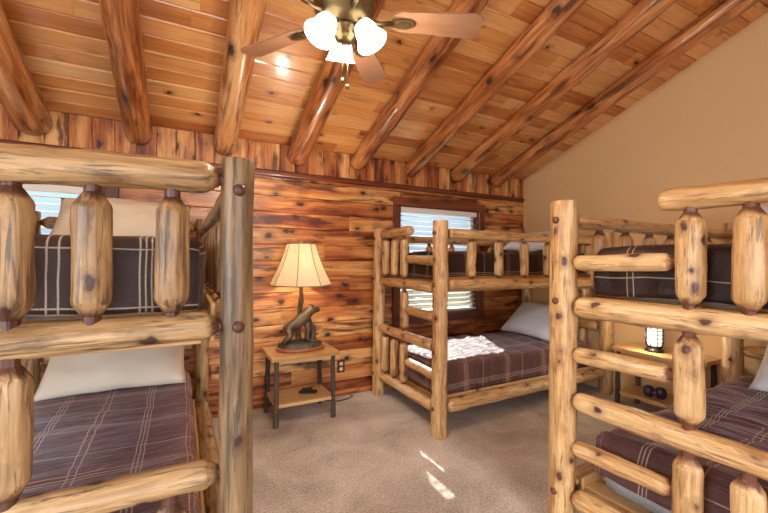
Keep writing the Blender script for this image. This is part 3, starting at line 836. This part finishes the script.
# ------------------------------------------------------------------ bear lamp
def skin(name, verts, edges, radii, mat, parent, root=0, sub=2):
    me = bpy.data.meshes.new(name+'_skeleton'); me.from_pydata(verts, edges, [])
    o = bpy.data.objects.new(name+'_skeleton', me); C.objects.link(o)
    md = o.modifiers.new('s', 'SKIN'); md.use_smooth_shade = True
    md.branch_smoothing = 0.4
    for i, r in enumerate(radii):
        v = me.skin_vertices[0].data[i]
        v.radius = r if isinstance(r, tuple) else (r, r)
        v.use_root = (i == root)
    ss = o.modifiers.new('u', 'SUBSURF'); ss.levels = sub; ss.render_levels = sub
    dg = bpy.context.evaluated_depsgraph_get()
    m2 = bpy.data.meshes.new_from_object(o.evaluated_get(dg))
    bpy.data.objects.remove(o)
    m2.name = name; m2.materials.clear(); m2.materials.append(mat)
    for p in m2.polygons: p.use_smooth = True
    r = bpy.data.objects.new(name, m2); C.objects.link(r); r.parent = parent
    return r
random.seed(21)
lamp = empty('table_lamp', (0.90, 3.20, 0.556), 0, 'table lamp with a bronze bear under a cream panelled shade', 'lamp')
MB().lathe([(0, 0), (0.2, 0), (0.205, 0.006), (0.205, 0.02), (0.195, 0.026), (0, 0.026)], seg=40, sy=0.72).build('plinth', M['plinth'], lamp)
rk = MB(); prof = [(0.186, 0.024), (0.186, 0.032), (0.165, 0.05), (0.12, 0.06), (0.06, 0.064), (0, 0.064)]
rk.lathe(prof, seg=40, sy=0.70)
for i, v in enumerate(rk.v):
    if v[2] > 0.03:
        k = noise.noise(Vector(v)*18)*0.5+0.4*noise.noise(Vector(v)*40)
        rk.v[i] = (v[0]*(1+k*0.08), v[1]*(1+k*0.08), v[2]+k*0.028)
rk.build('rock_base', M['rock'], lamp)
# stump and rocks under the front paws
st = MB(); st.log((0.10, 0.0, 0.045), (0.115, 0.0, 0.17), 0.036, 0.022, wob=0.25, seg=12, step=0.02)
st.tube([(0.09, 0, 0.10), (0.125, -0.02, 0.12), (0.15, -0.03, 0.115)], [0.012, 0.009, 0.005])
st.tube([(0.085, 0, 0.12), (0.12, -0.03, 0.15), (0.14, -0.05, 0.165)], [0.011, 0.008, 0.004])
st.tube([(0.08, -0.01, 0.06), (0.13, -0.03, 0.062), (0.17, -0.02, 0.05)], [0.02, 0.016, 0.008])
st.build('stump', M['bronze'], lamp)
bv = [(-0.085, 0, 0.160), (-0.035, 0, 0.185), (0.020, 0, 0.222), (0.058, 0, 0.262), (0.088, 0, 0.284), (0.118, 0, 0.280), (0.142, 0, 0.270),
      (-0.095, -0.030, 0.145), (-0.075, -0.042, 0.108), (-0.128, -0.045, 0.082), (-0.108, -0.047, 0.058),
      (-0.085, 0.030, 0.145), (-0.045, 0.042, 0.112), (-0.080, 0.045, 0.084), (-0.055, 0.047, 0.060),
      (0.032, -0.032, 0.200), (0.048, -0.040, 0.150), (0.030, -0.043, 0.100), (0.050, -0.046, 0.072),
      (0.045, 0.032, 0.205), (0.075, 0.035, 0.175), (0.100, 0.028, 0.150), (0.118, 0.02, 0.150),
      (-0.122, 0, 0.160)]
be = [(0, 1), (1, 2), (2, 3), (3, 4), (4, 5), (5, 6), (0, 7), (7, 8), (8, 9), (9, 10), (0, 11), (11, 12), (12, 13), (13, 14),
      (2, 15), (15, 16), (16, 17), (17, 18), (2, 19), (19, 20), (20, 21), (21, 22), (0, 23)]
br_ = [0.045, 0.043, 0.046, 0.036, 0.033, 0.022, 0.013, 0.030, 0.023, 0.016, 0.015, 0.030, 0.023, 0.016, 0.015,
       0.026, 0.020, 0.015, 0.015, 0.026, 0.019, 0.015, 0.014, 0.012]
BS = 1.22
bv = [((x-0.0)*BS, y*BS, 0.056+(z-0.056)*BS) for x, y, z in bv]; br_ = [r*BS*1.13 for r in br_]
bear = skin('bear_figure', bv, be, br_, M['bronze'], lamp)
er = MB()
for s_ in (-1, 1):
    er.lathe([(0.011, 0), (0.012, 0.006), (0.008, 0.014), (0, 0.017)], (0.080*BS, s_*0.026, 0.056+0.252*BS), 10, ax=(-0.15, s_*0.5, 1))
er.build('bear_ears', M['bronze'], lamp)
tk = MB(); tk.log((0.0, 0.055, 0.05), (0.0, 0.03, 0.30), 0.024, 0.018, wob=0.22, seg=12, step=0.02)
tk.log((0.0, 0.03, 0.29), (0.0, 0.0, 0.545), 0.018, 0.013, wob=0.25, seg=12, step=0.02)
tk.tube([(0.002, 0.02, 0.32), (0.018, 0.012, 0.40), (0.012, 0.005, 0.47), (0.0, 0.0, 0.53)], [0.01, 0.012, 0.012, 0.009])
tk.build('trunk_stem', M['bronze'], lamp)
MB().lathe([(0.0, 0.54), (0.014, 0.54), (0.014, 0.60), (0.018, 0.605), (0.018, 0.64), (0, 0.64)], seg=14).build('socket', M['brass'], lamp)
bb = MB(); bb.lathe([(0.0, 0.641), (0.014, 0.645), (0.03, 0.69), (0.026, 0.72), (0, 0.737)], seg=14).build('bulb', emis('lamp_bulb', (1, 0.86, 0.62), 12), lamp)
hp = MB()
for s_ in (-1, 1): hp.tube([(s_*0.016, 0, 0.60), (s_*0.05, 0, 0.65), (s_*0.055, 0, 0.73), (s_*0.03, 0, 0.83), (0, 0, 0.88)], 0.0025, 6)
hp.tube([(0, 0, 0.875), (0, 0, 0.915)], 0.005, 8)
hp.build('harp', M['brass'], lamp)
# hexagonal shade with a shell of real thickness
z0s, z1s, r0s, r1s = 0.545, 0.895, 0.262, 0.118
sh = MB(); seg = 8
def shade_ring(r, z): return [sh.vert((r*math.cos(2*PI*k/seg+PI/8), r*math.sin(2*PI*k/seg+PI/8), z)) for k in range(seg)]
rings = []
for i in range(9):
    t = i/8; r = r0s+(r1s-r0s)*t - 0.012*math.sin(PI*t)
    rings.append((r, z0s+(z1s-z0s)*t))
ou = [shade_ring(r, z) for r, z in rings]; inn = [shade_ring(r-0.002, z) for r, z in rings]
for i in range(8):
    for k in range(seg):
        k2 = (k+1) % seg
        sh.face((ou[i][k], ou[i][k2], ou[i+1][k2], ou[i+1][k])); sh.face((inn[i][k2], inn[i][k], inn[i+1][k], inn[i+1][k2]))
for k in range(seg):
    k2 = (k+1) % seg
    sh.face((ou[0][k], inn[0][k], inn[0][k2], ou[0][k2])); sh.face((ou[8][k2], inn[8][k2], inn[8][k], ou[8][k]))
so = sh.build('lamp_shade', M['shade'], lamp)
pp = MB()
for k in range(seg):
    a = 2*PI*k/seg+PI/8
    pp.tube([((r+0.001)*math.cos(a), (r+0.001)*math.sin(a), z) for r, z in rings], 0.0028, 6)
for r, z in (rings[0], rings[-1]):
    pts = [((r+0.001)*math.cos(2*PI*k/seg+PI/8), (r+0.001)*math.sin(2*PI*k/seg+PI/8), z) for k in range(seg+1)]
    pp.tube(pts, 0.005, 6)
pp.build('shade_piping', M['seam'], so)
MB().lathe([(0, 0.90), (0.008, 0.905), (0.011, 0.918), (0.004, 0.93), (0, 0.935)], seg=12).build('finial', M['brass'], lamp)
light('lamp_bulb_light', 'POINT', (0, 0, 0.76), 20.0, (1.0, 0.90, 0.74), parent=lamp, shadow_soft_size=0.03)

# small things on the shelves, socket and cord
o = MB(); o.box((-0.085, -0.03, 0), (0.07, 0.03, 0.022), 0.01); o.box((-0.06, -0.02, 0.0225), (0.03, 0.02, 0.04), 0.009)
oo = o.build('carved_ornament', M['black'], loc=(0.97, 3.17, 0.1785), rot=(0, 0, R(-25)))
tag(oo, 'small dark low ornament on the shelf under the bear lamp', 'ornament')
o = MB()
o.lathe([(0, 0), (0.03, 0.0), (0.042, 0.02), (0.045, 0.05), (0.036, 0.078), (0.02, 0.088), (0, 0.09)], (0, 0.042, 0), 20)
o.lathe([(0, 0), (0.03, 0.0), (0.042, 0.02), (0.045, 0.05), (0.036, 0.078), (0.02, 0.088), (0, 0.09)], (0, -0.042, 0), 20)
o.lathe([(0, -0.03), (0.02, -0.03), (0.024, 0.0), (0.02, 0.03), (0, 0.03)], (-0.045, -0.01, 0.05), 14, ax=(1, 0, 0))
oo = o.build('binoculars', M['purple'], loc=(3.57, 1.78, 0.169), rot=(0, 0, R(20)))
tag(oo, 'dark purple two-barrelled object on the shelf of the table between the right bunk beds', 'binoculars')
sck = empty('wall_outlet', (1.37, DY-0.001, 0.285), 0, 'brown electrical outlet on the plank wall right of the bear lamp table', 'outlet')
MB().box((-0.038, -0.008, -0.06), (0.038, 0, 0.06), 0.003).build('plate', M['outlet'], sck)
for z in (-0.025, 0.025): MB().box((-0.017, -0.012, z-0.016), (0.017, -0.0081, z+0.016), 0.003).build('socket', M['ivory'], sck)
cd = MB(); cd.tube([(1.16, 3.40, 0.006), (1.22, 3.36, 0.006), (1.30, 3.31, 0.006), (1.40, 3.33, 0.006), (1.47, 3.38, 0.006), (1.45, 3.425, 0.006)], 0.004, 8)
tag(cd.build('lamp_cord', M['black']), 'thin dark cord lying on the carpet by the plank wall', 'cord')

# lantern on the right-hand table
ln = empty('lantern_lamp', (3.58, 1.79, 0.556), 0, 'small wire caged lantern glowing on the table between the right bunk beds', 'lantern')
MB().lathe([(0, 0), (0.058, 0), (0.06, 0.012), (0.048, 0.02), (0.044, 0.038), (0.05, 0.044), (0, 0.044)], seg=24).build('base', M['dark'], ln)
MB().lathe([(0, 0.045), (0.04, 0.045), (0.045, 0.07), (0.045, 0.17), (0.038, 0.195), (0, 0.195)], seg=20).build('glass_globe', M['lanternglass'], ln)
MB().lathe([(0, 0.196), (0.05, 0.196), (0.05, 0.206), (0.035, 0.225), (0.012, 0.24), (0.008, 0.255), (0, 0.257)], seg=20).build('cap', M['dark'], ln)
cg = MB()
for k in range(8):
    a = 2*PI*k/8; c, s_ = math.cos(a), math.sin(a)
    cg.tube([(0.05*c, 0.05*s_, 0.04), (0.056*c, 0.056*s_, 0.07), (0.056*c, 0.056*s_, 0.17), (0.048*c, 0.048*s_, 0.20)], 0.0032, 6)
for z in (0.075, 0.105, 0.135, 0.165):
    cg.tube([(0.057*math.cos(2*PI*k/20), 0.057*math.sin(2*PI*k/20), z) for k in range(21)], 0.003, 6)
cg.build('wire_cage', M['dark'], ln)
ln.scale = (1.18, 1.18, 1.1)
light('lantern_light', 'POINT', (-0.10, 0, 0.12), 5.0, (1.0, 0.84, 0.58), parent=ln, shadow_soft_size=0.04)

# ------------------------------------------------------------------ ceiling fan
FX, FY, FZ = 0.592, 1.48, 2.335
fan = empty('ceiling_fan', (FX, FY, FZ), 0, 'ceiling fan with wooden blades and three lit frosted glass shades', 'ceiling fan')
ct = zc(FY)-FZ
MB().lathe([(0, ct+0.02), (0.07, ct+0.02), (0.07, ct-0.05), (0.05, ct-0.09), (0.02, ct-0.11), (0, ct-0.11)], seg=24).build('ceiling_canopy', M['brass'], fan)
MB().lathe([(0, 0.14), (0.012, 0.14), (0.012, ct-0.1), (0, ct-0.1)], seg=14).build('downrod', M['brass'], fan)
MB().lathe([(0, -0.035), (0.07, -0.035), (0.10, -0.02), (0.125, 0.02), (0.13, 0.05), (0.12, 0.09), (0.08, 0.12), (0.03, 0.145), (0, 0.145)], seg=32).build('motor_housing', M['brass'], fan)
for k in range(5):
    a = R(50+72*k); d = Vector((math.cos(a), math.sin(a), 0)); n_ = Vector((-d.y, d.x, 0))
    bl = MB(); prof = []
    N = 18; top = []; bot = []
    L0_, L1_ = 0.20, 0.585
    off = (random.uniform(-9, 9), random.uniform(-9, 9), random.uniform(-9, 9))
    out = []
    for i in range(N+1):
        t = i/N; x = L0_+(L1_-L0_)*t
        wdt = (0.050+0.016*t)
        if t > 0.9: wdt *= math.sqrt(max(0.0, 1-((t-0.9)/0.1)**2*0.62))
        if t < 0.08: wdt *= 0.72+0.28*(t/0.08)
        out.append((x, wdt))
    tw = math.sin(R(12))
    tw = -tw
    def bp_(x, y, z): return d*x+n_*(y*math.cos(R(12)))+Vector((0, 0, 1))*(z+y*tw)
    T_ = [[bl.vert(bp_(x, s_*w_, 0.004), (s_*w_+off[0], off[1], x+off[2])) for s_ in (-1, 1)] for x, w_ in out]
    B_ = [[bl.vert(bp_(x, s_*w_, -0.004), (s_*w_+off[0], off[1]+.01, x+off[2])) for s_ in (-1, 1)] for x, w_ in out]
    for i in range(N):
        bl.face((T_[i][0], T_[i+1][0], T_[i+1][1], T_[i][1])); bl.face((B_[i][1], B_[i+1][1], B_[i+1][0], B_[i][0]))
        for s_ in (0, 1): bl.face((T_[i][s_], T_[i+1][s_], B_[i+1][s_], B_[i][s_]))
    bl.face((T_[0][0], T_[0][1], B_[0][1], B_[0][0])); bl.face((T_[N][0], T_[N][1], B_[N][1], B_[N][0]))
    bo = bl.build('blade', M['blade'], fan)
    ir = MB()
    ir.tube([tuple(d*0.10+Vector((0, 0, -0.012))), tuple(d*0.15+Vector((0, 0, -0.018))), tuple(d*0.20+Vector((0, 0, -0.012)))], [0.012, 0.009, 0.010])
    q0 = d*0.245+Vector((0, 0, -0.0085))
    for sc, h in ((1.0, 0.0), (0.6, -0.004)):
        ring = [ir.vert(q0+d*(0.052*sc*math.cos(2*PI*j/20))+n_*(0.026*sc*math.sin(2*PI*j/20))+Vector((0, 0, h+tw*0.026*sc*math.sin(2*PI*j/20)))) for j in range(20)]
        ring2 = [ir.vert(q0+d*(0.052*sc*math.cos(2*PI*j/20))+n_*(0.026*sc*math.sin(2*PI*j/20))+Vector((0, 0, h-0.005+tw*0.026*sc*math.sin(2*PI*j/20)))) for j in range(20)]
        ir.face(ring); ir.face(ring2[::-1])
        for j in range(20): ir.face((ring[j], ring[(j+1) % 20], ring2[(j+1) % 20], ring2[j]))
    ir.build('blade_iron', M['brass'], bo)
lk_ = MB().lathe([(0, -0.034), (0.045, -0.034), (0.05, -0.05), (0.035, -0.065), (0.045, -0.08), (0.03, -0.105), (0, -0.115)], seg=24).build('light_kit', M['brass'], fan)
for k, an in enumerate((196, -44, 76)):
    a = R(an); d = Vector((math.cos(a), math.sin(a), 0))
    arm = MB().tube([tuple(d*0.03+Vector((0, 0, -0.055))), tuple(d*0.055+Vector((0, 0, -0.038))), tuple(d*0.068+Vector((0, 0, -0.040))), tuple(d*0.072+Vector((0, 0, -0.034)))], 0.006, 8).build('lamp_arm', M['brass'], fan)
    ax = (d*0.55+Vector((0, 0, -1))).normalized()
    c0 = d*0.072+Vector((0, 0, -0.032))
    MB().lathe([(0, -0.008), (0.016, -0.008), (0.020, 0.008), (0.018, 0.016), (0, 0.016)], c0, 14, ax=ax).build('socket_cup', M['brass'], arm)
    g = MB().lathe([(r_*1.25, 0.008+(z_-0.012)*1.12) for r_, z_ in [(0.017, 0.012), (0.030, 0.022), (0.037, 0.045), (0.039, 0.065), (0.047, 0.088), (0.053, 0.098), (0.050, 0.098), (0.036, 0.066), (0.034, 0.046), (0.014, 0.016)]], c0, 24, ax=ax)
    g.build('glass_shade', M['fanglass'], fan)
    light('fan_bulb_light', 'POINT', c0+ax*0.125, 14.0, (1.0, 0.86, 0.64), parent=fan, shadow_soft_size=0.04)
for dx, l in ((0.012, 0.15), (-0.012, 0.13)):
    ch = MB(); n = 26
    ch.tube([(dx, -0.01, -0.105), (dx, -0.01, -0.13-l)], 0.0016, 6)
    ch.lathe([(0, -0.012), (0.006, -0.007), (0.009, 0.0), (0.006, 0.007), (0, 0.012)], (dx, -0.01, -0.14-l), 12)
    ch.build('pull_chain', M['brass'], fan)
